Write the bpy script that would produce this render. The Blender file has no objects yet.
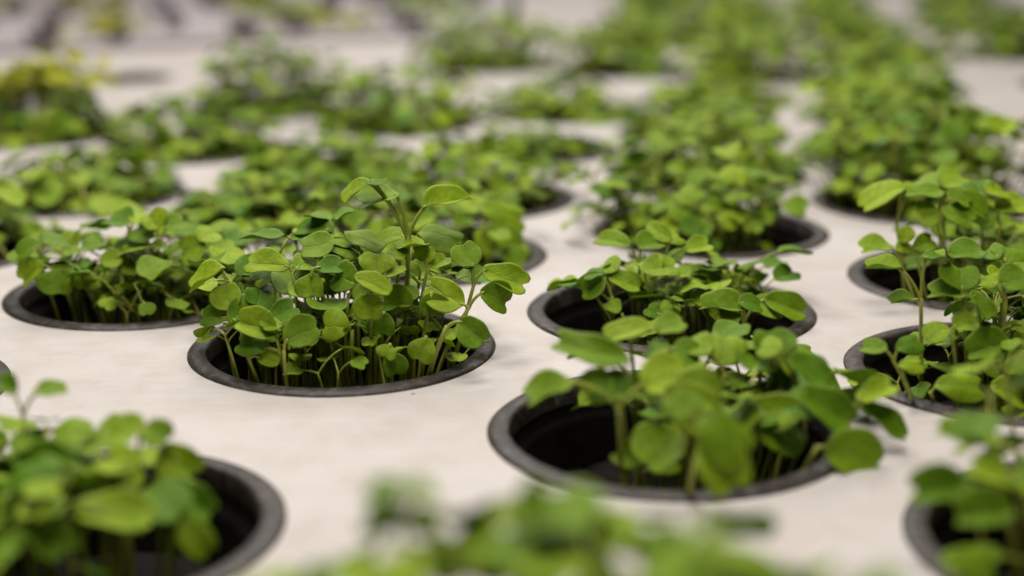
import bpy, bmesh, math, random
from mathutils import Vector, Matrix
from mathutils.geometry import delaunay_2d_cdt

S = 0.04                       # metres per modelling unit (one unit = outer radius of a pot rim)
F, PITCH, ROLL, H = 1503.7, math.radians(15.22), math.radians(-0.449), 2.887
scene = bpy.context.scene
C = scene.collection
PI = math.pi
rng = random.Random(11)

# ---------------------------------------------------------------- photo measuring
def ray(px, py):
    x = (px - 512) / F; y = -(py - 288) / F
    c, s = math.cos(ROLL), math.sin(ROLL)
    x, y = c * x - s * y, s * x + c * y
    return Vector((x, math.cos(PITCH) + y * math.sin(PITCH), -math.sin(PITCH) + y * math.cos(PITCH)))
EYE = Vector((0, 0, H))
def at(px, py, Y):
    d = ray(px, py)
    return EYE + d * (Y / d.y)
def on_plane(px, py, p0, n):
    d = ray(px, py)
    k = d.dot(n)
    if abs(k) < 1e-4: return at(px, py, p0.y)
    return EYE + d * ((p0 - EYE).dot(n) / k)

# ---------------------------------------------------------------- materials
def new_mat(name):
    m = bpy.data.materials.new(name); m.use_nodes = True
    nt = m.node_tree; nt.nodes.clear()
    out = nt.nodes.new('ShaderNodeOutputMaterial')
    return m, nt, out
def N(nt, t, **kw):
    n = nt.nodes.new(t)
    for k, v in kw.items(): setattr(n, k, v)
    return n
def ramp(nt, src, stops):
    r = N(nt, 'ShaderNodeValToRGB')
    el = r.color_ramp.elements
    while len(el) < len(stops): el.new(0.5)
    for e, (p, c) in zip(el, stops):
        e.position = p; e.color = (*c, 1) if len(c) == 3 else c
    nt.links.new(src, r.inputs[0]); return r
def mixc(nt, fac, a, b, mode='MIX'):
    m = N(nt, 'ShaderNodeMix', data_type='RGBA', blend_type=mode)
    for sock, v in ((m.inputs[0], fac), (m.inputs[6], a), (m.inputs[7], b)):
        if hasattr(v, 'is_linked'): nt.links.new(v, sock)
        elif isinstance(v, (int, float)): sock.default_value = v
        else: sock.default_value = (*v, 1)
    return m.outputs[2]
def noise(nt, scale, detail=4, rough=.55, coord=None):
    n = N(nt, 'ShaderNodeTexNoise'); n.inputs['Scale'].default_value = scale
    n.inputs['Detail'].default_value = detail; n.inputs['Roughness'].default_value = rough
    if coord is not None: nt.links.new(coord, n.inputs['Vector'])
    return n
def objco(nt): return N(nt, 'ShaderNodeTexCoord').outputs['Object']
def bump(nt, h, strength, dist):
    b = N(nt, 'ShaderNodeBump'); b.inputs['Strength'].default_value = strength
    b.inputs['Distance'].default_value = dist; nt.links.new(h, b.inputs['Height']); return b.outputs[0]

def leaf_material(name, c_dark, c_light, trans, yellow=0.0):
    m, nt, out = new_mat(name)
    L = nt.links
    oi = N(nt, 'ShaderNodeObjectInfo')
    uv = N(nt, 'ShaderNodeUVMap')
    sep = N(nt, 'ShaderNodeSeparateXYZ'); L.new(uv.outputs[0], sep.inputs[0])
    base = mixc(nt, oi.outputs['Random'], c_dark, c_light)
    nz = noise(nt, 5, 4, .6, uv.outputs[0])
    mott = ramp(nt, nz.outputs[0], [(.3, (.74, .78, .7)), (.7, (1.18, 1.14, 1.1))])
    col = mixc(nt, 1.0, base, mott.outputs[0], 'MULTIPLY')
    # midrib and side veins from the leaf's own coordinates
    a = N(nt, 'ShaderNodeMath', operation='SUBTRACT'); L.new(sep.outputs[0], a.inputs[0]); a.inputs[1].default_value = .5
    b = N(nt, 'ShaderNodeMath', operation='ABSOLUTE'); L.new(a.outputs[0], b.inputs[0])
    mid = ramp(nt, b.outputs[0], [(0.0, (1, 1, 1)), (.035, (0, 0, 0))])
    d = N(nt, 'ShaderNodeMath', operation='MULTIPLY_ADD'); L.new(b.outputs[0], d.inputs[0]); d.inputs[1].default_value = -.9
    L.new(sep.outputs[1], d.inputs[2])
    w = N(nt, 'ShaderNodeMath', operation='MULTIPLY'); L.new(d.outputs[0], w.inputs[0]); w.inputs[1].default_value = 34
    sn = N(nt, 'ShaderNodeMath', operation='SINE'); L.new(w.outputs[0], sn.inputs[0])
    vein = ramp(nt, sn.outputs[0], [(.86, (0, 0, 0)), (1.0, (.45, .45, .45))])
    veins = mixc(nt, 1.0, mid.outputs[0], vein.outputs[0], 'ADD')
    vfac = N(nt, 'ShaderNodeMath', operation='MULTIPLY'); L.new(veins, vfac.inputs[0]); vfac.inputs[1].default_value = .30
    col = mixc(nt, vfac.outputs[0], col, (.34, .46, .10))
    edge = N(nt, 'ShaderNodeAttribute', attribute_name='rimness')
    er = ramp(nt, edge.outputs['Fac'], [(.8, (0, 0, 0)), (1.0, (.40, .40, .40))])
    col = mixc(nt, er.outputs[0], col, (.36, .44, .08))
    hn = noise(nt, 40, 3, .6, uv.outputs[0])
    hh = N(nt, 'ShaderNodeMath', operation='SUBTRACT'); L.new(hn.outputs[0], hh.inputs[0]); L.new(veins, hh.inputs[1])
    bn = bump(nt, hh.outputs[0], .35, .0006)
    p = N(nt, 'ShaderNodeBsdfPrincipled')
    L.new(col, p.inputs['Base Color']); L.new(bn, p.inputs['Normal'])
    p.inputs['Roughness'].default_value = .5; p.inputs['Specular IOR Level'].default_value = .28
    t = N(nt, 'ShaderNodeBsdfTranslucent')
    tc = mixc(nt, 1.0, col, (1.25, 1.35, .25), 'MULTIPLY'); L.new(tc, t.inputs[0])
    mx = N(nt, 'ShaderNodeMixShader'); mx.inputs[0].default_value = trans
    L.new(p.outputs[0], mx.inputs[1]); L.new(t.outputs[0], mx.inputs[2]); L.new(mx.outputs[0], out.inputs[0])
    return m

M = {}
M['leaf'] = leaf_material('seedling_leaf', (.13, .30, .005), (.44, .62, .022), .25)
M['leaf_yellow'] = leaf_material('yellow_green_leaf', (.55, .58, .008), (.70, .68, .02), .36)
def stem_material():
    m, nt, out = new_mat('seedling_stem'); L = nt.links
    oi = N(nt, 'ShaderNodeObjectInfo')
    col = mixc(nt, oi.outputs['Random'], (.32, .42, .045), (.50, .53, .09))
    n = noise(nt, 300, 2, .5, objco(nt)); r = ramp(nt, n.outputs[0], [(.3, (.8, .8, .8)), (.7, (1.15, 1.1, 1.1))])
    col = mixc(nt, 1.0, col, r.outputs[0], 'MULTIPLY')
    p = N(nt, 'ShaderNodeBsdfPrincipled'); L.new(col, p.inputs['Base Color']); p.inputs['Roughness'].default_value = .42
    p.inputs['Subsurface Weight'].default_value = .15; p.inputs['Subsurface Radius'].default_value = (.0008, .001, .0003)
    L.new(p.outputs[0], out.inputs[0]); return m
M['stem'] = stem_material()
def plastic(name, c1, c2, rough, worn, spec=.5):
    m, nt, out = new_mat(name); L = nt.links
    co = objco(nt); oi = N(nt, 'ShaderNodeObjectInfo')
    ad = N(nt, 'ShaderNodeVectorMath', operation='ADD'); L.new(co, ad.inputs[0]); L.new(oi.outputs['Random'], ad.inputs[1])
    v = ad.outputs[0]
    n1 = noise(nt, 60, 6, .65, v)
    base = ramp(nt, n1.outputs[0], [(.32, c1), (.70, c2)])
    n2 = noise(nt, 420, 5, .7, v)
    dust = ramp(nt, n2.outputs[0], [(.50, (0, 0, 0)), (.74, (worn, worn, worn))])
    col = mixc(nt, dust.outputs[0], base.outputs[0], (.26, .23, .20))
    mp = N(nt, 'ShaderNodeMapping'); mp.inputs['Scale'].default_value = (260, 35, 100); mp.inputs['Rotation'].default_value = (0, 0, .6)
    L.new(v, mp.inputs[0])
    n3 = noise(nt, 1, 4, .6, mp.outputs[0])
    sc = ramp(nt, n3.outputs[0], [(.60, (0, 0, 0)), (.68, (worn * .7,) * 3)])
    col = mixc(nt, sc.outputs[0], col, (.30, .28, .26))
    p = N(nt, 'ShaderNodeBsdfPrincipled'); L.new(col, p.inputs['Base Color'])
    rr = ramp(nt, n1.outputs[0], [(.3, (rough - .08,) * 3), (.7, (rough + .15,) * 3)])
    L.new(rr.outputs[0], p.inputs['Roughness']); p.inputs['Specular IOR Level'].default_value = spec; L.new(bump(nt, n2.outputs[0], .5, .0004), p.inputs['Normal'])
    L.new(p.outputs[0], out.inputs[0]); return m
M['rim'] = plastic('dusty_black_plastic_rim', (.020, .016, .014), (.082, .067, .059), .40, .55, .28)
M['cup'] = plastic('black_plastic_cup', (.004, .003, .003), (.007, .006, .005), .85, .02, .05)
def soil():
    m, nt, out = new_mat('dark_growing_medium'); L = nt.links
    n = noise(nt, 500, 6, .7, objco(nt)); r = ramp(nt, n.outputs[0], [(.35, (.004, .003, .002)), (.7, (.018, .012, .007))])
    p = N(nt, 'ShaderNodeBsdfPrincipled'); L.new(r.outputs[0], p.inputs['Base Color']); p.inputs['Roughness'].default_value = .9
    L.new(bump(nt, n.outputs[0], 1, .002), p.inputs['Normal']); L.new(p.outputs[0], out.inputs[0]); return m
M['soil'] = soil()
M['grey_pot'] = plastic('greyish_purple_plastic', (.13, .11, .12), (.22, .19, .20), .6, .2)
def board_mat(name, c1, c2):
    m, nt, out = new_mat(name); L = nt.links
    co = objco(nt)
    n1 = noise(nt, 9, 6, .6, co)
    base = ramp(nt, n1.outputs[0], [(.3, c2), (.62, c1)])
    n2 = noise(nt, 70, 8, .7, co)
    stain = ramp(nt, n2.outputs[0], [(.44, (0, 0, 0)), (.72, (.38, .38, .38))])
    col = mixc(nt, stain.outputs[0], base.outputs[0], (.50, .40, .30))
    # fine streaks along the film
    mp = N(nt, 'ShaderNodeMapping'); mp.inputs['Scale'].default_value = (35, 160, 1); mp.inputs['Rotation'].default_value = (0, 0, 1.1)
    L.new(co, mp.inputs[0]); n4 = noise(nt, 1, 6, .65, mp.outputs[0])
    st = ramp(nt, n4.outputs[0], [(.50, (0, 0, 0)), (.74, (.09, .09, .09))])
    col = mixc(nt, st.outputs[0], col, (.52, .44, .36))
    # tiny dark specks of growing medium
    vo = N(nt, 'ShaderNodeTexVoronoi'); vo.inputs['Scale'].default_value = 95; L.new(co, vo.inputs['Vector'])
    vo.inputs['Randomness'].default_value = 1
    vs = N(nt, 'ShaderNodeSeparateColor'); L.new(vo.outputs['Color'], vs.inputs[0])
    sz = N(nt, 'ShaderNodeMapRange'); sz.inputs[1].default_value = .55; sz.inputs[2].default_value = 1
    sz.inputs[3].default_value = 0; sz.inputs[4].default_value = .10; L.new(vs.outputs[0], sz.inputs[0])
    lt = N(nt, 'ShaderNodeMath', operation='LESS_THAN'); L.new(vo.outputs['Distance'], lt.inputs[0]); L.new(sz.outputs[0], lt.inputs[1])
    n5 = noise(nt, 5, 3, .5, co); lt2 = N(nt, 'ShaderNodeMath', operation='GREATER_THAN'); L.new(n5.outputs[0], lt2.inputs[0]); lt2.inputs[1].default_value = .44
    sp = N(nt, 'ShaderNodeMath', operation='MULTIPLY'); L.new(lt.outputs[0], sp.inputs[0]); L.new(lt2.outputs[0], sp.inputs[1])
    sp2 = N(nt, 'ShaderNodeMath', operation='MULTIPLY'); L.new(sp.outputs[0], sp2.inputs[0]); sp2.inputs[1].default_value = .75
    col = mixc(nt, sp2.outputs[0], col, (.09, .06, .04))
    p = N(nt, 'ShaderNodeBsdfPrincipled'); L.new(col, p.inputs['Base Color']); p.inputs['Roughness'].default_value = .48
    p.inputs['Specular IOR Level'].default_value = .3
    hm = N(nt, 'ShaderNodeMath', operation='MULTIPLY_ADD'); L.new(n1.outputs[0], hm.inputs[0]); hm.inputs[1].default_value = 6
    L.new(n4.outputs[0], hm.inputs[2])
    L.new(bump(nt, hm.outputs[0], .4, .0014), p.inputs['Normal'])
    L.new(p.outputs[0], out.inputs[0]); return m
M['board'] = board_mat('white_board_film', (.725, .68, .645), (.61, .56, .52))
M['tray'] = board_mat('greyish_tray', (.60, .55, .57), (.52, .47, .49))

# ---------------------------------------------------------------- mesh helpers
def link(name, me, mats, parent=None, loc=None):
    o = bpy.data.objects.new(name, me); C.objects.link(o)
    for m in mats:
        if m.name not in me.materials: me.materials.append(m)
    if parent: o.parent = parent
    if loc is not None: o.location = Vector(loc) * S
    return o
def tag(o, label=None, cat=None, group=None, kind=None):
    if label: o['label'] = label
    if cat: o['category'] = cat
    if group: o['group'] = group
    if kind: o['kind'] = kind
    return o
def mesh_from(name, vs, fs, smooth=True, mi=None):
    me = bpy.data.meshes.new(name); me.from_pydata([tuple(Vector(v) * S) for v in vs], [], fs); me.update()
    if smooth: me.polygons.foreach_set('use_smooth', [True] * len(me.polygons))
    if mi: me.polygons.foreach_set('material_index', mi)
    return me
def lathe(prof, seg=64, wob=0, seed=0, closed=False):
    r = random.Random(seed); ph = [r.uniform(0, 6.28) for _ in range(4)]
    vs, fs = [], []
    for (rad, z) in prof:
        for i in range(seg):
            a = 2 * PI * i / seg
            k = 1 + wob * (math.sin(2 * a + ph[0]) + .6 * math.sin(3 * a + ph[1]) + .35 * math.sin(7 * a + ph[2]))
            zz = z + wob * .8 * math.sin(3 * a + ph[3])
            vs.append((rad * k * math.cos(a), rad * k * math.sin(a), zz))
    for j in range(len(prof) - 1):
        for i in range(seg):
            i2 = (i + 1) % seg
            fs.append((j * seg + i, j * seg + i2, (j + 1) * seg + i2, (j + 1) * seg + i))
    return vs, fs
def tube(vs, fs, pts, radii, sides=6):
    b0 = len(vs); n = len(pts)
    for i, p in enumerate(pts):
        t = (pts[min(i + 1, n - 1)] - pts[max(i - 1, 0)]).normalized()
        u = t.cross(Vector((0.13, 1, 0.07))).normalized(); v = t.cross(u)
        for k in range(sides):
            a = 2 * PI * k / sides
            vs.append(p + (u * math.cos(a) + v * math.sin(a)) * radii[i])
    for i in range(n - 1):
        for k in range(sides):
            k2 = (k + 1) % sides
            fs.append((b0 + i * sides + k, b0 + i * sides + k2, b0 + (i + 1) * sides + k2, b0 + (i + 1) * sides + k))
    fs.append(tuple(b0 + (n - 1) * sides + k for k in range(sides)))
def bez(a, b, c, n):
    return [a * (1 - t) ** 2 + b * 2 * t * (1 - t) + c * t * t for t in [i / n for i in range(n + 1)]]

# ---------------------------------------------------------------- leaves (unit length, base at the origin, tip towards +Y)
def leaf_geo(notch, widest, point, fold, droop, cup, seed, na=30, rings=(.28, .52, .74, .9, 1.0)):
    r = random.Random(seed); asym = r.uniform(-.07, .07); ph = r.uniform(0, 6.28); rip = r.uniform(.015, .05)
    def P(th, rho):
        s = math.sin(th)
        d = ((th - PI / 2 + PI) % (2 * PI)) - PI
        db = ((th + PI / 2 + PI) % (2 * PI)) - PI
        rr = 1 - 1.35 * notch * math.exp(-(d / .27) ** 2) + notch * .22 * math.exp(-((abs(d) - .62) / .3) ** 2)
        rr += point * math.exp(-(d / .28) ** 2)
        rr *= 1 + .025 * math.sin(3 * th + ph) + .012 * math.sin(7 * th + 2 * ph)
        x = .5 * math.cos(th) * (1 + widest * s) * rr * rho
        x *= 1 - .30 * math.exp(-(db / .5) ** 2)
        y = .5 + .5 * s * rr * rho
        x += asym * math.sin(PI * y) * .7
        x *= 1 + asym * (1.6 if x > 0 else -1.6)
        z = fold * abs(x) - droop * y * y + cup * (x * x * 2 + (y - .5) ** 2) + rip * rho ** 3 * math.sin(4 * th + ph)
        return Vector((x, y, z))
    vs = [P(0, 0)]; uv = [(.5, .5)]; rim = [0]
    for rho in rings:
        for i in range(na):
            p = P(2 * PI * i / na, rho); vs.append(p); uv.append((p.x + .5, p.y)); rim.append(rho ** 2)
    fs = [(0, 1 + i, 1 + (i + 1) % na) for i in range(na)]
    for j in range(len(rings) - 1):
        for i in range(na):
            i2 = (i + 1) % na; a = 1 + j * na; b = a + na
            fs.append((a + i, b + i, b + i2, a + i2))
    z0 = min((v for v in vs), key=lambda v: v.y).z
    # a second skin below, so that the blade has a thickness
    n0 = len(vs); th = .016
    vs2 = [v - Vector((0, 0, th * (1 - .6 * q))) for v, q in zip(vs, rim)]
    fs2 = [tuple(n0 + k for k in reversed(f)) for f in fs]
    o = 1 + (len(rings) - 1) * na
    side = [(o + i, n0 + o + i, n0 + o + (i + 1) % na, o + (i + 1) % na) for i in range(na)]
    vs = [v - Vector((0, 0, z0)) for v in vs + vs2]
    return vs, fs + fs2 + side, uv * 2, rim * 2
def finish_uv(me, uv, rim):
    l = me.uv_layers.new(name='UVMap')
    idx = [0] * len(me.loops); me.loops.foreach_get('vertex_index', idx)
    flat = []
    for k in idx: flat += uv[k]
    l.data.foreach_set('uv', flat)
    a = me.attributes.new('rimness', 'FLOAT', 'POINT'); a.data.foreach_set('value', rim)
LEAVES = {'heart': [], 'oval': [], 'long': []}
for k in range(7):
    g = leaf_geo(.17 + .05 * (k % 3), .12 + .06 * (k % 3), 0, (.10, .32, .18, .42, .05, .25, .14)[k], (.02, .16, .30, .05, .22, .10, .38)[k], (.1, -.12, .14, 0, -.18, .12, .0)[k], 100 + k)
    me = mesh_from('heart_leaf', *g[:2]); finish_uv(me, *g[2:]); LEAVES['heart'].append((me, g))
for k in range(5):
    g = leaf_geo(.07, .10, 0, .10 + .06 * (k % 3), .08 * (k % 3), .12 * ((k % 3) - 1), 200 + k)
    me = mesh_from('oval_leaf', *g[:2]); finish_uv(me, *g[2:]); LEAVES['oval'].append((me, g))
for k in range(3):
    g = leaf_geo(0, -.05, .14, .30, .12 * k, .1, 300 + k)
    me = mesh_from('long_leaf', *g[:2]); finish_uv(me, *g[2:]); LEAVES['long'].append((me, g))
for fam in LEAVES.values():
    for me, g in fam: me.materials.append(M['leaf'])
def yellow_copy(me):
    k = me.name + '_y'
    if k not in bpy.data.meshes:
        c = me.copy(); c.name = k; c.materials.clear(); c.materials.append(M['leaf_yellow'])
    return bpy.data.meshes[k]

def leaf_matrix(base, axis, normal, L, W):
    y = axis.normalized(); z = (normal - y * normal.dot(y)).normalized(); x = y.cross(z)
    m = Matrix((( x.x * W, y.x * L, z.x * L, base.x * S), (x.y * W, y.y * L, z.y * L, base.y * S), (x.z * W, y.z * L, z.z * L, base.z * S), (0, 0, 0, 1)))
    return m

def seedling(clump, root, node, leaves, rad=.016, mid=None, kinds=('heart',), r=rng):
    """root, node: points in clump space; leaves: (base, axis, normal, L, W, kind). Stem mesh = the seedling part, each leaf a sub-part."""
    vs, fs = [], []
    ctrl = mid if mid else (root * .45 + node * .55) + Vector((r.uniform(-.05, .05), r.uniform(-.05, .05), 0)) + Vector((root.x - node.x, root.y - node.y, 0)) * .3
    pts = bez(root, ctrl, node, 9)
    tube(vs, fs, [p - root for p in pts], [rad * (1.15 - .35 * i / 9) for i in range(10)], 8)
    for lf in leaves:
        b = lf[0]
        d = b - node
        if d.length > .02:
            c = node + d * .5 + Vector((0, 0, .18 * d.length))
            q = bez(node - (node - ctrl).normalized() * .02, c, b + lf[1].normalized() * .03, 6)
            tube(vs, fs, [p - root for p in q], [rad * (.78 - .16 * i / 6) for i in range(7)], 6)
    me = mesh_from('seedling', vs, fs)
    o = link('seedling', me, [M['stem']], clump, root)
    for (b, ax, nrm, L, W, kind) in leaves:
        fam = LEAVES[kind]; me = fam[r.randrange(len(fam))][0]
        c = bpy.data.objects.new('leaf', me); C.objects.link(c); c.parent = o
        c.matrix_local = leaf_matrix(b - root, ax, nrm, L, W)
    return o

def spec_seedling(clump, cx, cy, Y, nx, ny, leaves, rootpull=.8, rad=.0125, soilz=-.45, rootpx=None):
    """a seedling measured from the photo: node pixel at distance Y, leaves (base px, tip px, width units, tilt towards us, sideways tilt, kind)"""
    node = at(nx, ny, Y)
    o = Vector((cx, cy, 0))
    ls = []
    for lf in leaves:
        bx, by, tx, ty, w, tilt = lf[:6]
        side = lf[6] if len(lf) > 6 else 0; kind = lf[7] if len(lf) > 7 else 'heart'; dY = lf[8] if len(lf) > 8 else 0
        t, sd = math.radians(tilt), math.radians(side)
        n = Vector((math.sin(sd), -math.sin(t) * math.cos(sd), math.cos(t) * math.cos(sd))).normalized()
        b = at(bx, by, Y + dY)
        tp = on_plane(tx, ty, b, n)
        ax = tp - b; L = ax.length
        flat = (at(tx, ty, Y + dY) - b)
        L = min(max(L, flat.length * .98), flat.length * 1.5, .62)
        W = w * (b.y * math.cos(PITCH) + (H - b.z) * math.sin(PITCH)) / F      * (.84 if tilt > 25 else 1)     # w is the true width in photo pixels at that distance
        ls.append((b - o, ax.normalized(), n, L, W, kind))
    node = node - o
    if rootpx: root = at(rootpx[0], rootpx[1], Y) - o; root.z = soilz
    else:
        root = Vector((node.x * rootpull, node.y * rootpull, soilz))
    if root.xy.length > .74:
        s = .74 / root.xy.length; root.x *= s; root.y *= s
    return seedling(clump, root, node, ls, rad)

# generic seedlings: a few models with their parts, copied afterwards
def random_seedling_spec(r, h, size):
    node = Vector((r.uniform(-.08, .08), r.uniform(-.08, .08), h))
    a0 = r.uniform(0, 2 * PI); ls = []
    n = 2 if r.random() < .8 else 4
    for k in range(n):
        a = a0 + (PI if k % 2 else 0) + r.uniform(-.5, .5) + (PI / 2 if k > 1 else 0)
        sz = size * r.uniform(.8, 1.15) * (.6 if k > 1 else 1)
        pet = r.uniform(.10, .24) * (1 if k < 2 else .6)
        up = r.uniform(.2, .9)
        d = Vector((math.cos(a), math.sin(a), 0))
        b = node + d * pet + Vector((0, 0, pet * up))
        el = r.uniform(-.45, .35)
        ax = d * math.cos(el) + Vector((0, 0, math.sin(el)))
        sidev = Vector((-d.y, d.x, 0)); roll = r.uniform(-.45, .45)
        nr = ax.cross(sidev); nr = -nr if nr.z < 0 else nr
        nr = (nr.normalized() + sidev * roll).normalized()
        kind = 'heart' if k < 2 else r.choice(['oval', 'long'])
        ls.append((b, ax, nr, sz, sz * r.uniform(.9, 1.15), kind))
    return node, ls
protos = {}
def proto(hclass, i):
    """detailed model: seedling > leaf; kept under a clump when first used"""
    key = (hclass, i)
    if key not in protos:
        r = random.Random(1000 + 37 * i + int(hclass * 100))
        protos[key] = [None, random_seedling_spec(r, hclass, .265 if i < 5 else .19), r]
    return protos[key]
def place_detailed(clump, x, y, z, hclass, i, rot, sc, lean=(0, 0)):
    p = proto(hclass, i)
    mt = Matrix.Translation(Vector((x, y, z)) * S) @ Matrix.Rotation(lean[0], 4, 'X') @ Matrix.Rotation(lean[1], 4, 'Y') @ Matrix.Rotation(rot, 4, 'Z') @ Matrix.Scale(sc, 4)
    if p[0] is None:
        node, ls = p[1]
        o = seedling(clump, Vector((0, 0, 0)), node, ls, .0125, None, r=p[2])
        p[0] = o; o.matrix_local = mt
        return o
    src = p[0]; c = src.copy(); C.objects.link(c); c.parent = clump; c.matrix_local = mt
    for ch in src.children:
        d = ch.copy(); C.objects.link(d); d.parent = c      # the copy keeps the leaf's own offset
    return c
# simple models for the far, blurred clumps: stem and leaves in one small mesh
simple = {}
def simple_mesh(h, i, yellow=False):
    key = (h, i, yellow)
    if key in simple: return simple[key]
    r = random.Random(5000 + 31 * i + int(h * 100))
    node, ls = random_seedling_spec(r, h, .29)
    vs, fs, mi, uv, rim = [], [], [], [], []
    tube(vs, fs, bez(Vector((0, 0, 0)), node * .5, node, 4), [.016] * 5, 5)
    for lf in ls: tube(vs, fs, [node, lf[0]], [.012, .012], 4)
    mi += [0] * len(fs); uv += [(.5, .5)] * len(vs); rim += [0] * len(vs)
    for (b, ax, nr, L, W, kind) in ls:
        g = leaf_geo(.2, .2, 0, .2, .08, 0, 700 + i, 14, (.5, .85, 1.0))
        m = leaf_matrix(b / S, ax, nr, L, W)
        b0 = len(vs)
        vs += [m @ v for v in g[0]]; fs += [tuple(b0 + q for q in f) for f in g[1]]
        mi += [1] * len(g[1]); uv += g[2]; rim += g[3]
    me = mesh_from('simple_seedling', vs, fs, True, mi); finish_uv(me, uv, rim)
    me.materials.append(M['stem']); me.materials.append(M['leaf_yellow'] if yellow else M['leaf'])
    simple[key] = me; return me

# ---------------------------------------------------------------- pots
RIM_PROF = [(.866, -.10), (.868, .004), (.874, .018), (.886, .024), (.950, .022), (.978, .015), (.992, .003), (.992, -.02)]
CUP_PROF = [(.868, -.10), (.860, -.16), (.815, -.165), (.792, -.20), (.76, -.75), (.70, -.78), (0.001, -.78)]
rim_meshes, cup_mesh, soil_mesh = [], None, None
for k in range(6):
    v, f = lathe(RIM_PROF, 80, .0035, k); rim_meshes.append(mesh_from('rim', v, f))
v, f = lathe(CUP_PROF, 64, 0, 0); cup_mesh = mesh_from('cup', v, f)
def soil_geo():
    r = random.Random(4); prof = [(.002, -.42), (.2, -.43), (.4, -.42), (.6, -.44), (.77, -.47)]
    v, f = lathe(prof, 40); v = [(x, y, z + r.uniform(-.02, .02)) for x, y, z in v]
    return mesh_from('growing_medium', v, f)
soil_mesh = soil_geo()
HOLES = []
def pot(x, y, label, rad=1.0, group='black round pots set into the white board'):
    e = bpy.data.objects.new('planting_pot', None); C.objects.link(e); e.location = Vector((x, y, 0)) * S
    e.scale = (rad, rad, 1); e.empty_display_size = .01
    e.rotation_euler.z = rng.uniform(0, 6.28)
    tag(e, label, 'pot', group)
    link('rim', rim_meshes[rng.randrange(6)], [M['rim']], e)
    link('cup', cup_mesh, [M['cup']], e)
    link('growing_medium', soil_mesh, [M['soil']], e)
    HOLES.append((x, y, rad * .93))
    return e
def clump(x, y, label):
    e = bpy.data.objects.new('seedling_clump', None); C.objects.link(e); e.location = Vector((x, y, 0)) * S
    e.empty_display_size = .01
    return tag(e, label, 'seedlings', 'clumps of green seedlings growing in the pots')
def fill(e, n, ox, oy, sx, sy, hlo, hhi, size=1.0, detailed=True, yellow=False, seed=0, lean=.35, mound=.28):
    """n seedlings scattered over an ellipse of the pot; leaning outwards towards the edge"""
    r = random.Random(900 + seed); done = 0
    while done < n:
        a, q = r.uniform(0, 2 * PI), math.sqrt(r.uniform(0, 1))
        x, y = ox + sx * q * math.cos(a), oy + sy * q * math.sin(a)
        if math.hypot(x, y) > .76:
            s = .76 / math.hypot(x, y); x *= s; y *= s
        hh = r.uniform(hlo, hhi) * (1 - mound * q * q) + .43
        sc = size * r.uniform(.85, 1.12)
        hc = min((.6, .75, .9, 1.05, 1.2, 1.35), key=lambda v: abs(v * sc - hh)); k = r.randrange(5)
        lx = -q * math.sin(a) * lean + r.uniform(-.1, .1); ly = q * math.cos(a) * lean + r.uniform(-.1, .1)
        rot = r.uniform(0, 6.28)
        if detailed:
            place_detailed(e, x, y, -.43, hc, k, rot, sc, (lx, ly))
        else:
            o = bpy.data.objects.new('seedling', simple_mesh(hc, k, yellow)); C.objects.link(o); o.parent = e
            o.matrix_local = Matrix.Translation(Vector((x, y, -.43)) * S) @ Matrix.Rotation(lx, 4, 'X') @ Matrix.Rotation(ly, 4, 'Y') @ Matrix.Rotation(rot, 4, 'Z') @ Matrix.Scale(sc, 4)
        done += 1

def stalks(e, n, ox, oy, sx, sy, seed):
    """the crowd of thin upright stalks seen inside the pot below the leaves"""
    r = random.Random(3000 + seed)
    for i in range(n):
        a, q = r.uniform(0, 2 * PI), math.sqrt(r.uniform(.05, 1))
        x, y = ox + sx * q * math.cos(a), oy + sy * q * math.sin(a)
        if math.hypot(x, y) > .76: s_ = .76 / math.hypot(x, y); x *= s_; y *= s_
        place_detailed(e, x, y, -.43 + r.uniform(-.05, 0), r.choice((.75, .9)), 5 + r.randrange(5), r.uniform(0, 6.28), r.uniform(.62, .85), (r.uniform(-.16, .16), r.uniform(-.16, .16)))
def spec(e, rows):
    for row in rows:
        Y, nx, ny, leaves = row[:4]
        kw = row[4] if len(row) > 4 else {}
        spec_seedling(e, e['cx'], e['cy'], Y, nx, ny, leaves, **kw)
def spot(x, y, pot_label, clump_label, rad=1.0):
    p = pot(x, y, pot_label, rad)
    if clump_label is None: return None
    e = clump(x, y, clump_label); e['cx'] = x; e['cy'] = y
    return e

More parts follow.
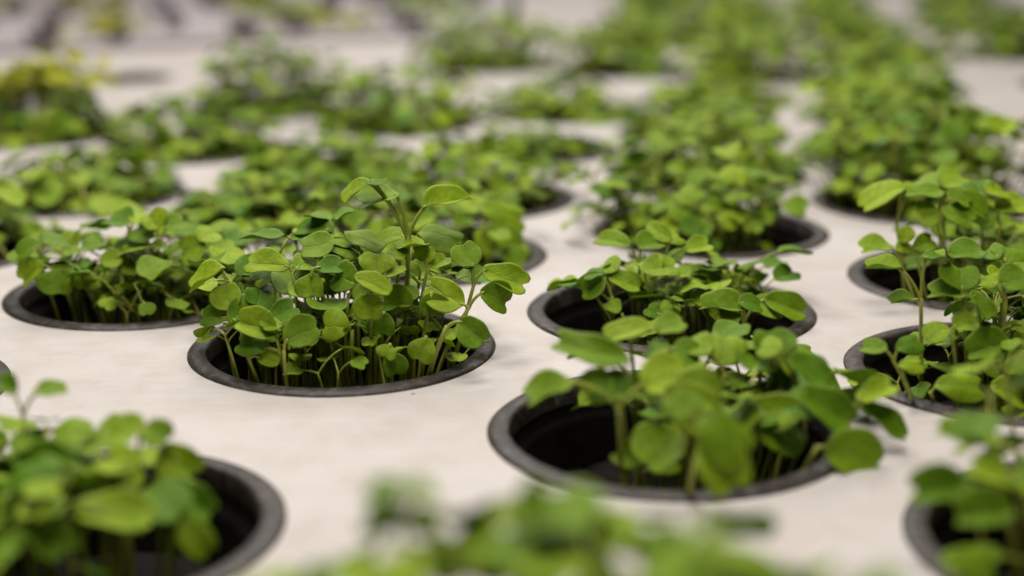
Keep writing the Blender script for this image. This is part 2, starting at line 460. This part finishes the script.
# A : the pot in focus
e = spot(-1.085, 9.20, 'sharply focused pot left of centre with a scratched dusty black rim', 'tallest sharp clump of heart-leaved seedlings, in the focused pot left of centre', .985)
spec(e, [
 (8.9, 226, 290, [(226,268,188,291,34,12,-30), ]),
 (9.0, 292, 272, [(290,266,242,259,36,38), (296,269,322,250,34,25,15)]),
 (9.5, 318, 236, [(333,230,291,218,36,28), (320,234,342,228,30,20)]),
 (9.2, 322, 252, [(336,241,299,248,44,34,-8), (325,250,352,240,38,20,10)]),
 (9.5, 296, 242, [(288,236,238,236,34,2), (293,240,318,232,30,10)]),
 (8.9, 312, 268, [(311,273,312,299,34,62), (316,268,344,262,34,30)]),
 (8.8, 236, 318, [(231,311,225,283,38,58), (226,319,198,313,30,50), (217,322,199,334,24,25,-35)]),
 (8.75, 240, 322, [(229,322,258,299,40,55,10), (246,322,262,312,30,20)]),
 (8.5, 279, 350, [(278,336,235,319,38,52,-8), (268,349,234,340,36,48)], dict(rootpull=.7)),
 (8.7, 272, 326, [(268,320,297,303,34,48)]),
 (8.45, 284, 350, [(283,341,320,326,40,62)], dict(rootpull=.9)),
 (8.6, 352, 330, [(350,328,320,326,40,66)]),
 (9.2, 408, 236, [(400,193,355,202,44,12,-6), (422,207,471,193,36,26,6,'long'), (372,180,341,199,20,18,-16,'oval'), (371,180,394,191,24,-8,0,'oval')], dict(rad=.017)),
 (9.4, 412, 244, [(418,232,465,237,38,24), (406,236,375,233,32,26)]),
 (9.6, 333, 226, [(332,220,309,209,34,6,20), (334,220,356,209,34,6,-20)]),
 (9.3, 362, 250, [(344,232,386,249,32,22,15,'oval'), (352,246,338,234,30,15)]),
 (9.1, 400, 262, [(395,248,428,243,34,6), (388,250,406,258,24,30,0,'oval')]),
 (9.0, 474, 284, [(474,267,462,242,38,46,6), (472,268,440,250,34,12,-14), (482,268,531,285,42,40,12)], dict(rad=.0135, rootpx=(440,350))),
 (8.85, 470, 306, [(480,290,512,304,38,60,12), (464,306,427,283,42,56,-8)], dict(rad=.014, rootpx=(425,352))),
 (8.6, 447, 326, [(459,319,486,343,38,62,8), ], dict(rad=.016, rootpx=(425,350))),
 (8.9, 376, 286, [(375,275,377,251,44,58), (383,276,400,262,30,30)]),
 (8.8, 348, 298, [(357,284,329,272,40,62,-8)]),
 (8.7, 372, 296, [(354,275,392,292,26,42,8,'oval'), (371,293,371,321,36,68)]),
 (9.0, 398, 284, [(396,284,402,311,34,60)]),
 (9.1, 428, 268, [(426,263,427,246,26,60), (430,268,448,256,26,30)]),
 (8.9, 432, 292, [(431,292,434,316,36,66,10)]),
 (8.55, 390, 344, [(392,346,384,358,26,50), (391,352,396,377,30,66,5)]),
 (8.6, 426, 336, [(428,338,418,362,34,64)]),
 (8.8, 384, 312, [(383,312,383,337,34,66)]),
 (8.5, 248, 356, [(256,356,280,362,22,55,0,'oval')]),
])
fill(e, 20, 0.05, .25, .72, .45, .10, .48, .76, seed=1, lean=.2)
fill(e, 12, 0.05, .35, .60, .35, .35, .62, .88, seed=2, lean=.2)
stalks(e, 40, 0, -.15, .72, .55, seed=21)

# B : right of the focused pot
e = spot(1.09, 9.97, 'pot right of the focused one, a black gap at the left of its loose seedlings', 'low loose clump with one broad pointed leaf reaching right, right of the tallest clump')
spec(e, [
 (9.9, 640, 264, [(630,246,591,229,26,38,-12), (638,248,662,236,34,30)]),
 (10.0, 664, 262, [(672,241,648,221,22,50,-14,'oval'), (668,243,682,234,20,30), (683,249,712,241,30,32)]),
 (9.6, 612, 296, [(606,276,577,290,34,54,-8), (604,274,584,272,30,10)], dict(rootpull=.9)),
 (9.7, 632, 292, [(608,275,643,288,34,36,8), (618,270,602,260,32,40)], dict(rootpull=.85)),
 (9.6, 650, 300, [(640,270,680,262,40,30), (658,274,644,258,30,40)]),
 (10.1, 690, 280, [(684,266,724,284,28,28,10,'oval'), (680,262,668,250,30,35)]),
 (10.2, 740, 292, [(724,280,760,290,34,50,10), (722,278,706,262,28,30)]),
 (9.6, 752, 308, [(764,298,808,313,40,48,14)], dict(rootpx=(735,318))),
 (9.6, 672, 308, [(688,297,656,293,30,6)]),
 (9.5, 716, 312, [(714,300,688,296,26,32), (716,300,735,297,26,36)]),
 (9.3, 744, 322, [(748,310,697,305,28,24), (738,302,764,300,30,34)]),
 (9.4, 668, 318, [(664,316,672,300,26,50), (660,316,646,306,22,50)]),
 (9.5, 622, 314, [(620,312,606,300,22,40)]),
])
fill(e, 24, .05, .05, .46, .48, -.05, .34, .82, seed=3, lean=.2)
stalks(e, 8, 0, 0, .4, .4, seed=31)

# C : in front of B
e = spot(.845, 7.66, 'large blurred pot in the right foreground with a wide empty black left side', 'large-leaved clump spilling over the right foreground pot with one big bright hanging leaf')
spec(e, [
 (7.27, 622, 404, [(632,362,552,337,44,38,-8), (612,374,580,392,46,52,-8)], dict(rootpx=(628,458))),
 (7.17, 618, 404, [(576,380,522,398,36,18,-12), (622,400,604,372,54,44), (640,385,690,372,60,38)], dict(rad=.015, rootpx=(630,452))),
 (6.97, 690, 420, [(674,382,718,402,60,50,6), (664,388,716,430,56,62)]),
 (6.42, 704, 430, [(698,418,756,452,66,46,12), (704,432,738,488,64,54,6), (690,418,676,392,50,40)], dict(rad=.014, rootpull=.7)),
 (7.27, 780, 440, [(806,408,748,412,50,52,-6)]),
 (7.67, 724, 372, [(722,366,724,330,50,50), (712,352,684,340,40,24)]),
 (7.67, 770, 376, [(772,362,768,328,52,48), (776,356,800,366,44,36,14)]),
 (7.57, 800, 392, [(788,356,828,384,44,36,18), (782,352,758,344,40,30)]),
 (7.27, 806, 436, [(800,388,856,424,56,46,16)]),
 (7.07, 818, 446, [(824,446,884,468,62,62,14)], dict(rad=.014)),
 (7.37, 850, 422, [(856,400,896,380,34,34,-10), (858,402,906,438,36,34,24)], dict(rad=.016, rootpx=(815,440))),
 (7.17, 638, 474, [(644,466,612,448,36,54,-10), (650,470,682,458,30,44,14)], dict(rootpull=.9)),
 (7.77, 630, 340, [(652,326,602,329,36,22), (654,330,686,322,36,26)]),
 (7.67, 664, 350, [(668,352,644,344,40,26), (672,348,704,352,44,34)]),
])
fill(e, 20, .26, .14, .46, .46, -.08, .34, 1.0, seed=4, lean=.2)
stalks(e, 9, .3, -.05, .42, .45, seed=51)

# D : blurred front-left pot
e = spot(-2.05, 6.42, 'blurred pot in the lower left corner with a broad grey rim and inner ledge', 'dark blurred clump in the lower left corner with one thin tall seedling behind')
spec(e, [
 (6.9, 22, 412, [(34,392,68,386,26,20,10,'oval'), (16,394,-6,376,26,30)], dict(rad=.012)),
 (6.7, 80, 450, [(92,438,44,430,52,22), (96,436,130,430,46,20)]),
 (6.6, 138, 450, [(146,426,104,428,50,24), (146,424,170,440,44,40,16)]),
 (6.6, 178, 458, [(160,446,198,478,52,58,14)]),
 (6.4, 166, 488, [(162,482,216,516,48,46,18)]),
 (6.2, 178, 520, [(178,520,214,552,42,50,14)]),
 (6.0, 128, 520, [(72,510,158,520,54,30,4)]),
 (5.9, 44, 520, [(40,512,70,556,50,56,8)]),
 (6.3, 44, 478, [(84,470,0,466,56,26)]),
 (6.4, 112, 490, [(84,474,142,490,54,34,8)]),
 (6.1, 22, 500, [(44,492,-10,486,50,26)]),
 (6.3, 110, 470, [(140,466,100,450,50,30)]),
])
fill(e, 20, -.28, .1, .5, .5, .0, .34, .9, seed=6, lean=.15)
stalks(e, 24, -.3, -.2, .5, .5, seed=61)

# E : left of A
e = spot(-2.68, 10.58, 'pot at the left edge of the picture, next left from the focused one', 'broad clump left of the tallest one, with a round leaf hanging over a dark opening')
spec(e, [
 (10.0, 62, 278, [(60,268,60,296,44,66), (44,262,18,282,34,50,-20)]),
 (10.1, 40, 262, [(40,244,14,250,34,30), (42,242,66,234,34,20)]),
 (10.1, 92, 276, [(92,272,82,290,34,55), (100,262,122,256,30,40)]),
 (10.2, 152, 262, [(150,240,134,226,36,40), (150,246,168,244,30,8)]),
 (10.1, 122, 278, [(120,272,132,258,34,60)]),
 (10.1, 196, 262, [(206,244,178,250,42,50), (198,240,216,226,34,40)]),
 (10.2, 190, 300, [(194,288,178,276,30,50)]),
 (10.2, 158, 250, [(158,230,148,212,34,50), (164,228,186,218,34,30)]),
 (10.3, 128, 232, [(130,224,106,216,34,20), (132,224,156,206,30,20)]),
])
fill(e, 36, .1, .15, .66, .5, .08, .50, .82, seed=7, lean=.2)
stalks(e, 40, .1, -.25, .66, .45, seed=71)

# F, G, H, J, K, I, L, M, N
e = spot(1.68, 12.40, 'pot behind the loose low clump, with an empty black opening at its right', 'dense clump over the pot with the black right opening, above the loose low clump')
fill(e, 64, -.24, .1, .68, .6, .02, .68, .78, seed=8, lean=.4, mound=.5)
stalks(e, 30, -.2, -.25, .6, .4, seed=81)
e = spot(-.71, 11.61, 'pot directly behind the tallest clump, only its right rim and dark inside showing', 'clump directly behind the tallest one, with a broad lobed leaf drooping to the right')
spec(e, [(11.3, 490, 232, [(478,208,530,214,40,40,12), (484,212,466,196,36,30)], dict(rad=.0135)),
         (11.2, 486, 258, [(478,228,498,252,42,60,10), (494,232,520,250,38,50,16)])])
fill(e, 50, -.12, .1, .64, .58, .05, .56, .80, seed=9, lean=.35, mound=.45)
e = spot(-.40, 13.80, 'second pot behind the tallest clump, its right rim curving below the leaves', 'leafy clump two rows behind the tallest one')
fill(e, 62, -.05, .1, .68, .62, .0, .56, .78, seed=10, lean=.4, mound=.5)
e = spot(3.50, 10.77, 'upper of the two pots cut by the right edge, black left opening', 'wide-leaved clump at the right edge, above the one with the thin two-leaved stalk')
spec(e, [
 (10.3, 896, 222, [(906,186,859,196,34,22,-6), (908,190,926,182,30,20)], dict(rad=.0135)),
 (10.6, 942, 206, [(940,186,916,172,40,26), (940,184,966,178,40,22)]),
 (10.2, 936, 214, [(946,192,903,191,32,16), (946,192,972,202,34,26,10)], dict(rad=.0135)),
 (10.2, 966, 222, [(950,196,994,210,36,28,10)]),
 (10.3, 982, 206, [(984,196,972,178,38,34), (986,192,1008,184,36,30)]),
 (10.3, 1000, 222, [(994,208,1030,204,38,26), (992,212,978,222,34,40)]),
 (10.1, 944, 232, [(942,208,976,220,36,36), (940,212,918,216,36,44)]),
 (9.95, 900, 262, [(894,246,858,247,30,14), (896,250,912,240,22,50)]),
 (9.95, 916, 256, [(914,250,936,236,26,50,10), (906,244,902,226,20,60)]),
])
fill(e, 44, .30, .12, .56, .6, -.05, .52, .82, seed=11, lean=.25)
stalks(e, 20, .3, -.1, .5, .5, seed=111)
e = spot(3.76, 13.50, 'pot behind the right-edge clumps, its dark front rim visible at the left', 'dense tall dark clump in the right half behind the wide-leaved edge clump')
fill(e, 66, .1, .15, .76, .6, .12, .92, .85, seed=12, lean=.3)
stalks(e, 30, 0, -.2, .66, .5, seed=121)
e = spot(3.01, 8.62, 'pot at the right edge with a pale rim around tiny low seedlings', 'clump at the right edge with a thin pale stalk carrying two level leaves')
spec(e, [
 (8.5, 921, 298, [(904,269,863,266,26,4), (922,257,950,254,24,4), (918,300,888,302,24,4)], dict(rad=.0135, rootpx=(928,352))),
 (8.6, 955, 262, [(947,254,986,250,34,20), (944,258,930,254,20,10)]),
 (8.6, 1004, 268, [(1004,262,1008,242,44,40), (1000,258,984,248,34,30)]),
 (8.4, 962, 300, [(962,291,963,262,50,62)]),
 (8.4, 964, 306, [(968,294,926,290,34,14)]),
 (8.3, 980, 318, [(971,291,994,317,28,42,16)]),
 (8.2, 1006, 352, [(1012,342,964,354,38,48,-8)]),
 (8.0, 930, 392, [(934,386,988,382,40,42)]),
 (8.0, 998, 402, [(990,384,1030,398,38,44)]),
 (8.1, 893, 360, [(888,350,861,341,30,30), (896,350,922,336,28,40)], dict(rootpull=.98)),
 (7.95, 904, 378, [(898,366,925,362,22,34)], dict(rootpull=.98)),
 (8.4, 1006, 298, [(1000,284,1028,276,40,40), (996,286,982,276,34,30)]),
 (8.3, 950, 330, [(948,326,928,334,28,20), (952,326,980,322,30,24)]),
])
fill(e, 42, .38, .1, .52, .58, -.1, .52, .82, seed=13, lean=.25)
stalks(e, 16, .4, -.1, .42, .5, seed=131)
fill(e, 10, -.1, -.2, .6, .5, -.30, -.12, .7, seed=14, lean=.2)
e = spot(2.75, 6.17, 'heavily blurred pot in the lower right corner', 'dark blurred clump in the lower right corner')
spec(e, [
 (6.2, 1000, 450, [(986,446,934,428,34,24,-10)]),
 (5.9, 976, 496, [(976,486,906,490,46,44)]),
 (5.8, 1010, 520, [(1016,512,952,516,50,44)]),
 (6.0, 1014, 470, [(1010,480,970,464,44,30)]),
 (5.6, 960, 566, [(944,560,1000,560,44,50)]),
])
fill(e, 46, .15, .1, .6, .6, .2, .98, .95, seed=15, lean=.35)
e = spot(.15, 4.0, 'pot below the bottom edge of the picture, hidden under its own seedlings', 'very blurred bright green seedlings rising from the bottom edge at the centre')
spec(e, [
 (4.5, 402, 530, [(404,492,362,483,46,14), (406,490,438,482,40,16), (404,524,358,514,56,34,-6), (408,530,444,520,50,30,6)], dict(rad=.014)),
 (4.5, 446, 600, [(446,586,446,538,70,60)]),
 (4.4, 536, 570, [(520,516,556,498,60,50), (514,520,490,508,40,40)]),
 (4.4, 600, 575, [(600,556,616,502,84,36), (590,562,540,540,70,30)]),
 (4.4, 640, 590, [(640,566,700,552,74,36), (620,576,570,578,70,30)]),
 (4.5, 500, 600, [(500,586,480,552,60,40)]),
 (4.3, 318, 600, [(318,592,314,562,26,50,0,'oval')]),
 (4.4, 780, 620, [(780,600,812,576,46,34)]),
 (4.3, 560, 600, [(560,586,530,562,70,36)]),
 (4.2, 670, 620, [(670,590,650,562,80,40), (676,592,730,574,60,30)]),
 (3.4, 720, 620, [(706,560,676,528,80,24)], dict(rad=.010)),
 (4.3, 600, 620, [(600,600,610,566,80,40)]),
])
fill(e, 34, -.12, .2, .74, .5, .70, .98, .9, seed=16, lean=.35)
spot(-3.98, 8.35, 'pot cut by the left edge, only the tip of its dark rim showing', None)

# farther pots: x, y, count, spread, low, high, size, pot label, clump label
FAR = [
 (-4.75, 11.95, 40, .75, .1, .5, 'pot cut by the left edge behind the broad left clump', 'clump at the left edge beside a dark opening, behind the broad left clump'),
 (-4.10, 14.10, 44, .78, .05, .38, 'pot under the low wide blurred clump on the left', 'low wide blurred clump on the left over a long dark shadow line'),
 (-2.20, 12.95, 40, .66, .05, .36, 'pot hidden behind the gap between the tallest and broad left clumps', 'blurred clump just up left of the tallest one'),
 (-1.95, 15.10, 40, .72, .0, .38, 'pot up left of the tallest clump, covered by leaves', 'blurred low clump above the topmost leaf pair of the tallest seedlings'),
 (-1.40, 18.30, 56, .90, .1, .80, 'pot with a dark right end beside bare white board, upper left of centre', 'wide round blurred clump on bare white board, upper left of centre'),
 (-3.55, 16.60, 42, .72, .1, .60, 'pot left of centre with a black base shadow', 'blurred clump between the yellow-topped one and the wide round one'),
 (-3.20, 19.60, 50, .62, .2, 1.0, 'pot under the tall narrow blurred clump in the upper left', 'tall narrow blurred clump in the upper left, bordering the bare white board'),
 (-5.55, 17.70, 50, .78, .1, .55, 'pot at the upper left edge under the yellow-topped clump', 'blurred dark green clump at the upper left edge'),
 (-6.35, 14.9, 26, .7, .05, .4, 'pot at the far left edge, half out of the picture', 'blurred leaves at the far left edge below the yellow-topped clump'),
 (.20, 16.45, 14, .5, -.1, .25, 'nearly bare pot with a dark right end, right of the second clump behind the tallest', 'sparse low blurred leaves in the nearly bare pot'),
 (.70, 19.10, 44, .8, .0, .42, 'pot under the flat wide clump above the nearly bare pot', 'flat wide blurred clump above the nearly bare pot'),
 (-.30, 24.20, 60, .95, .1, 1.0, 'pot in the upper middle alone on white board', 'round blurred clump in the upper middle alone on white board'),
 (1.75, 23.40, 46, .75, .15, .8, 'pot under the dark round clump at the upper centre', 'dark round blurred clump at the upper centre'),
 (1.95, 14.90, 52, .8, .1, .65, 'pot behind the dense clump, its dark right end showing', 'blurred clump behind the dense one with the black opening'),
 (2.25, 17.45, 50, .8, .05, .5, 'third pot back in the column right of centre', 'third blurred clump back in the column right of centre'),
 (2.75, 20.10, 34, .7, .0, .35, 'fourth pot back in the column right of centre', 'fourth blurred clump back in the column right of centre'),
 (3.55, 22.60, 46, .75, .15, .75, 'fifth pot back right of centre, with a dark right end', 'fifth blurred clump back right of centre beside bare board'),
 (4.20, 16.00, 56, .8, .2, .85, 'pot behind the dense tall dark clump on the right', 'bright topped blurred clump behind the dense tall dark one'),
 (4.75, 18.50, 50, .8, .15, .8, 'second pot behind the dense tall dark clump', 'second blurred clump behind the dense tall dark one'),
 (5.20, 21.40, 46, .8, .15, .75, 'third pot behind the dense tall dark clump', 'third blurred clump behind the dense tall dark one'),
 (5.75, 24.70, 44, .8, .15, .75, 'fourth pot behind the dense tall dark clump', 'fourth blurred clump behind the dense tall dark one'),
 (6.20, 28.20, 40, .8, .15, .75, 'fifth pot behind the dense tall dark clump', 'fifth blurred clump behind the dense tall dark one'),
 (6.02, 14.60, 20, .5, .0, .4, 'pot at the right edge level with the dense tall dark clump', 'small leaves at the right edge level with the dense tall dark clump'),
 (7.00, 17.50, 12, .4, -.1, .2, 'pot at the right edge with a mostly empty dark opening', None),
 (8.25, 21.3, 12, .4, .0, .3, 'pot high at the right edge with a mostly empty opening', None),
 (8.25, 25.2, 46, .8, .2, .8, 'pot in the upper right corner', 'blurred clump in the upper right corner'),
 (8.9, 29.2, 40, .8, .15, .75, 'pot behind the one in the upper right corner', 'blurred clump behind the one in the upper right corner'),
 (3.95, 26.4, 44, .8, .15, .75, 'sixth pot back right of centre, near the top edge', 'sixth blurred clump back right of centre, near the top edge'),
 (4.45, 30.3, 40, .8, .15, .75, 'seventh pot back right of centre, at the top edge', 'seventh blurred clump back right of centre, at the top edge'),
 (2.55, 27.2, 44, .8, .15, .75, 'pot behind the dark round clump at the upper centre', 'blurred clump behind the dark round one at the upper centre'),
 (3.5, 35.4, 36, .8, .15, .75, 'farthest pot of the column at the upper centre', 'farthest blurred clump of the column at the upper centre'),
 (5.1, 34.4, 36, .8, .15, .75, 'farthest pot of the column right of centre', 'farthest blurred clump of the column right of centre'),
 (6.8, 32.0, 36, .8, .15, .75, 'sixth pot behind the dense tall dark clump', 'sixth blurred clump behind the dense tall dark one'),
 (7.5, 36.2, 36, .8, .15, .75, 'seventh pot behind the dense tall dark clump', 'seventh blurred clump behind the dense tall dark one'),
 (9.7, 33.4, 36, .8, .15, .75, 'second pot behind the one in the upper right corner', 'second blurred clump behind the one in the upper right corner'),
 (3.0, 31.2, 40, .8, .15, .75, 'second pot behind the dark round clump, at the top edge', 'blurred clump at the top edge, second behind the dark round one'),
]
for i, (x, y, n, sp, lo, hi, pl, cl) in enumerate(FAR):
    e = spot(x, y, pl, cl)
    if e is not None: fill(e, min(98, int(n * 1.35)), 0, .02, sp * .82, sp * .82, lo - .1, hi * .95, .84, detailed=False, seed=50 + i, lean=.4, mound=.62)
    for_yellow = (i == 7)
    if for_yellow:
        t = clump(x - .05, y + .35, 'bright yellow-green tuft on top of the dark clump at the upper left edge')
        fill(t, 34, 0, .1, .34, .34, .62, .84, .85, detailed=False, yellow=True, seed=99, lean=.25)
spot(-5.75, 22.9, 'small empty pot showing as a thin dark line on the bare white board', None, .62)

# ---------------------------------------------------------------- the board with its openings
def sheet(name, outline, holes, z, seg, mats, spacing, wob=0, thick=0):
    vs, edges = [], []
    def ring(pts):
        b = len(vs)
        vs.extend(Vector(p) for p in pts)
        n = len(pts); edges.extend((b + i, b + (i + 1) % n) for i in range(n))
    ring(outline)
    for (x, y, r) in holes: ring([(x + r * math.cos(2 * PI * i / seg), y + r * math.sin(2 * PI * i / seg)) for i in range(seg)])
    v2, _, tris, *_ = delaunay_2d_cdt(vs, edges, [], 1, 1e-6)
    keep = []
    for t in tris:
        cx = sum(v2[k][0] for k in t) / 3; cy = sum(v2[k][1] for k in t) / 3
        if not any((cx - x) ** 2 + (cy - y) ** 2 < (r * .985) ** 2 for (x, y, r) in holes): keep.append(t)
    me = mesh_from(name, [(v[0], v[1], z) for v in v2], keep, False)
    bm = bmesh.new(); bm.from_mesh(me)
    if thick:
        be = [e_ for e_ in bm.edges if e_.is_boundary]
        g = bmesh.ops.extrude_edge_only(bm, edges=be)
        for v_ in g['geom']:
            if isinstance(v_, bmesh.types.BMVert): v_.co.z -= thick * S
    bmesh.ops.recalc_face_normals(bm, faces=bm.faces)
    bm.to_mesh(me); bm.free()
    up = sum(p.normal.z for p in me.polygons if abs(p.normal.z) > .5)
    if up < 0: me.flip_normals()
    return link(name, me, mats)
def bend_edge(x): return 26.0 + .28 * (x + 11) + .15 * math.sin(x)       # far edge of the near board, on the left
b = sheet('tabletop', [(-16, 2.4), (16, 2.4), (16, 48), (.2, 48), (.2, bend_edge(.2)), (-8, bend_edge(-8)), (-16, bend_edge(-16))], HOLES, 0, 48, [M['board']], 1, thick=.22)
tag(b, kind='structure')
# far tray on the left, full of small empty cells
cells = []
r = random.Random(8)
tr = sheet('seedling_tray', [(-16.6, bend_edge(-16) + .25), (-8, bend_edge(-8) + .25), (.0, bend_edge(0) + .25), (.0, 48), (-16.6, 48)], cells, .10, 16, [M['tray']], 1, thick=.3)
tray = bpy.data.objects.new('nursery_tray', None); C.objects.link(tray); tray.empty_display_size = .01
tag(tray, 'greyish tray full of small dark empty holes in the far upper left', 'tray')
tr.name = 'tray_top'; tr.parent = tray
vs, fs = [(-16.5, 26.6, -.19), (-.1, 30.8, -.19), (-.1, 47.9, -.19), (-16.5, 47.9, -.19)], [(0, 1, 2, 3)]
link('tray_base', mesh_from('tray_base', vs, fs, False), [M['cup']], tray)
pv, pf = lathe([(.30, 0), (.36, .20), (.42, .34), (.46, .35), (.46, .31), (.40, .30), (.36, .05), (.001, .04)], 20)
pm = mesh_from('nursery_pot', pv, pf); pm.materials.append(M['grey_pot'])
for j in range(6):
    for i in range(15):
        x = -16 + i * 1.1 + (j % 2) * .7 + r.uniform(-.25, .25); y = bend_edge(x) + .75 + j * 2.1 + r.uniform(-.3, .3)
        if -16 < x < -.6 and r.random() < .82 and abs(x) < y * .36:
            o = bpy.data.objects.new('nursery_pot', pm); C.objects.link(o); o.location = Vector((x, y, .10)) * S
            q = r.uniform(.42, .75); o.scale = (q, q, q * r.uniform(.8, 1.2))
            tag(o, 'small dark empty pot among many alike on the far greyish tray', 'pot', 'small dark pots on the far tray')
# scattered pale seedlings growing in the tray
pal = [(-3.8, 30.4, 'pale yellow-green tuft in the far tray nearest the upper centre'), (-5.0, 33.4, 'wide pale tuft in the middle of the far tray'), (-6.6, 36.2, 'pale tuft in the far tray at the top edge, left of the wide one'),
       (-7.8, 29.6, 'small pale tuft at the front edge of the far tray'), (-1.6, 33.8, 'pale tuft at the right end of the far tray'), (-9.6, 35.5, 'faint pale tuft at the top edge of the far tray, farther left'), (-12.4, 36.0, 'pale tuft in the top left corner of the far tray'), (-2.6, 37.0, 'pale tuft at the top edge of the far tray, right of the wide one')]
for i, (x, y, l) in enumerate(pal):
    e = clump(x, y, l); e['group'] = 'pale tufts growing in the far tray'
    fill(e, 34, 0, 0, .9 if i != 3 else .3, .8, -.2, .2, .95, detailed=False, yellow=(i % 3 != 1), seed=200 + i, lean=.6)
# table under everything
vs = [(-17, 2.2, -.85), (17, 2.2, -.85), (17, 50, -.85), (-17, 50, -.85)]
g = link('ground', mesh_from('ground', vs, [(0, 1, 2, 3)], False), [M['cup']]); tag(g, kind='structure')
for o in scene.objects:
    for k in ('cx', 'cy'):
        if k in o: del o[k]

# ---------------------------------------------------------------- light and camera
w = bpy.data.worlds.new('World'); scene.world = w; w.use_nodes = True
bg = w.node_tree.nodes['Background']; bg.inputs[0].default_value = (1, .93, .88, 1); bg.inputs[1].default_value = .022
def area(name, loc, target, size, power, col, sy=None):
    l = bpy.data.lights.new(name, 'AREA'); l.shape = 'RECTANGLE'; l.size = size * S; l.size_y = (sy or size) * S; l.energy = power; l.color = col
    o = bpy.data.objects.new(name, l); C.objects.link(o); o.location = Vector(loc) * S
    o.rotation_euler = (Vector(target) - Vector(loc)).to_track_quat('-Z', 'Y').to_euler()
    return o
area('soft_area_lamp', (-3, 13, 22), (-.5, 11, 0), 10, 4.5, (1, .945, .89), 8)
area('soft_area_lamp', (-6, 31, 22), (0, 20, 0), 15, 6.0, (1, .945, .905), 12)
area('soft_area_lamp', (6, 46, 20), (2, 34, 0), 18, 3.0, (1, .945, .915), 10)  # unseen extra lamp, added to brighten the far rows
area('overhead_lamp', (.5, 3.5, 17), (0, 9, 0), 5, 1.8, (1, .945, .885))

cd = bpy.data.cameras.new('Camera'); cam = bpy.data.objects.new('Camera', cd); C.objects.link(cam); scene.camera = cam
cd.sensor_width = 36; cd.lens = F * 36 / 1024; cd.clip_start = .001; cd.clip_end = 100
cam.matrix_world = Matrix.Translation(EYE * S) @ Matrix.Rotation(PI / 2 - PITCH, 4, 'X') @ Matrix.Rotation(ROLL, 4, 'Z')
cd.dof.use_dof = True; cd.dof.focus_distance = 9.3 * S; cd.dof.aperture_fstop = cd.lens / 1000 / (.22 * S); cd.dof.aperture_blades = 0
scene.render.resolution_x, scene.render.resolution_y = 1024, 576
scene.view_settings.view_transform = 'Standard'; scene.view_settings.look = 'None'
scene.view_settings.exposure = .1; scene.view_settings.gamma = 1
scene.render.engine = 'CYCLES'
scene.cycles.use_denoising = True; scene.cycles.max_bounces = 8; scene.cycles.diffuse_bounces = 1; scene.cycles.transmission_bounces = 4
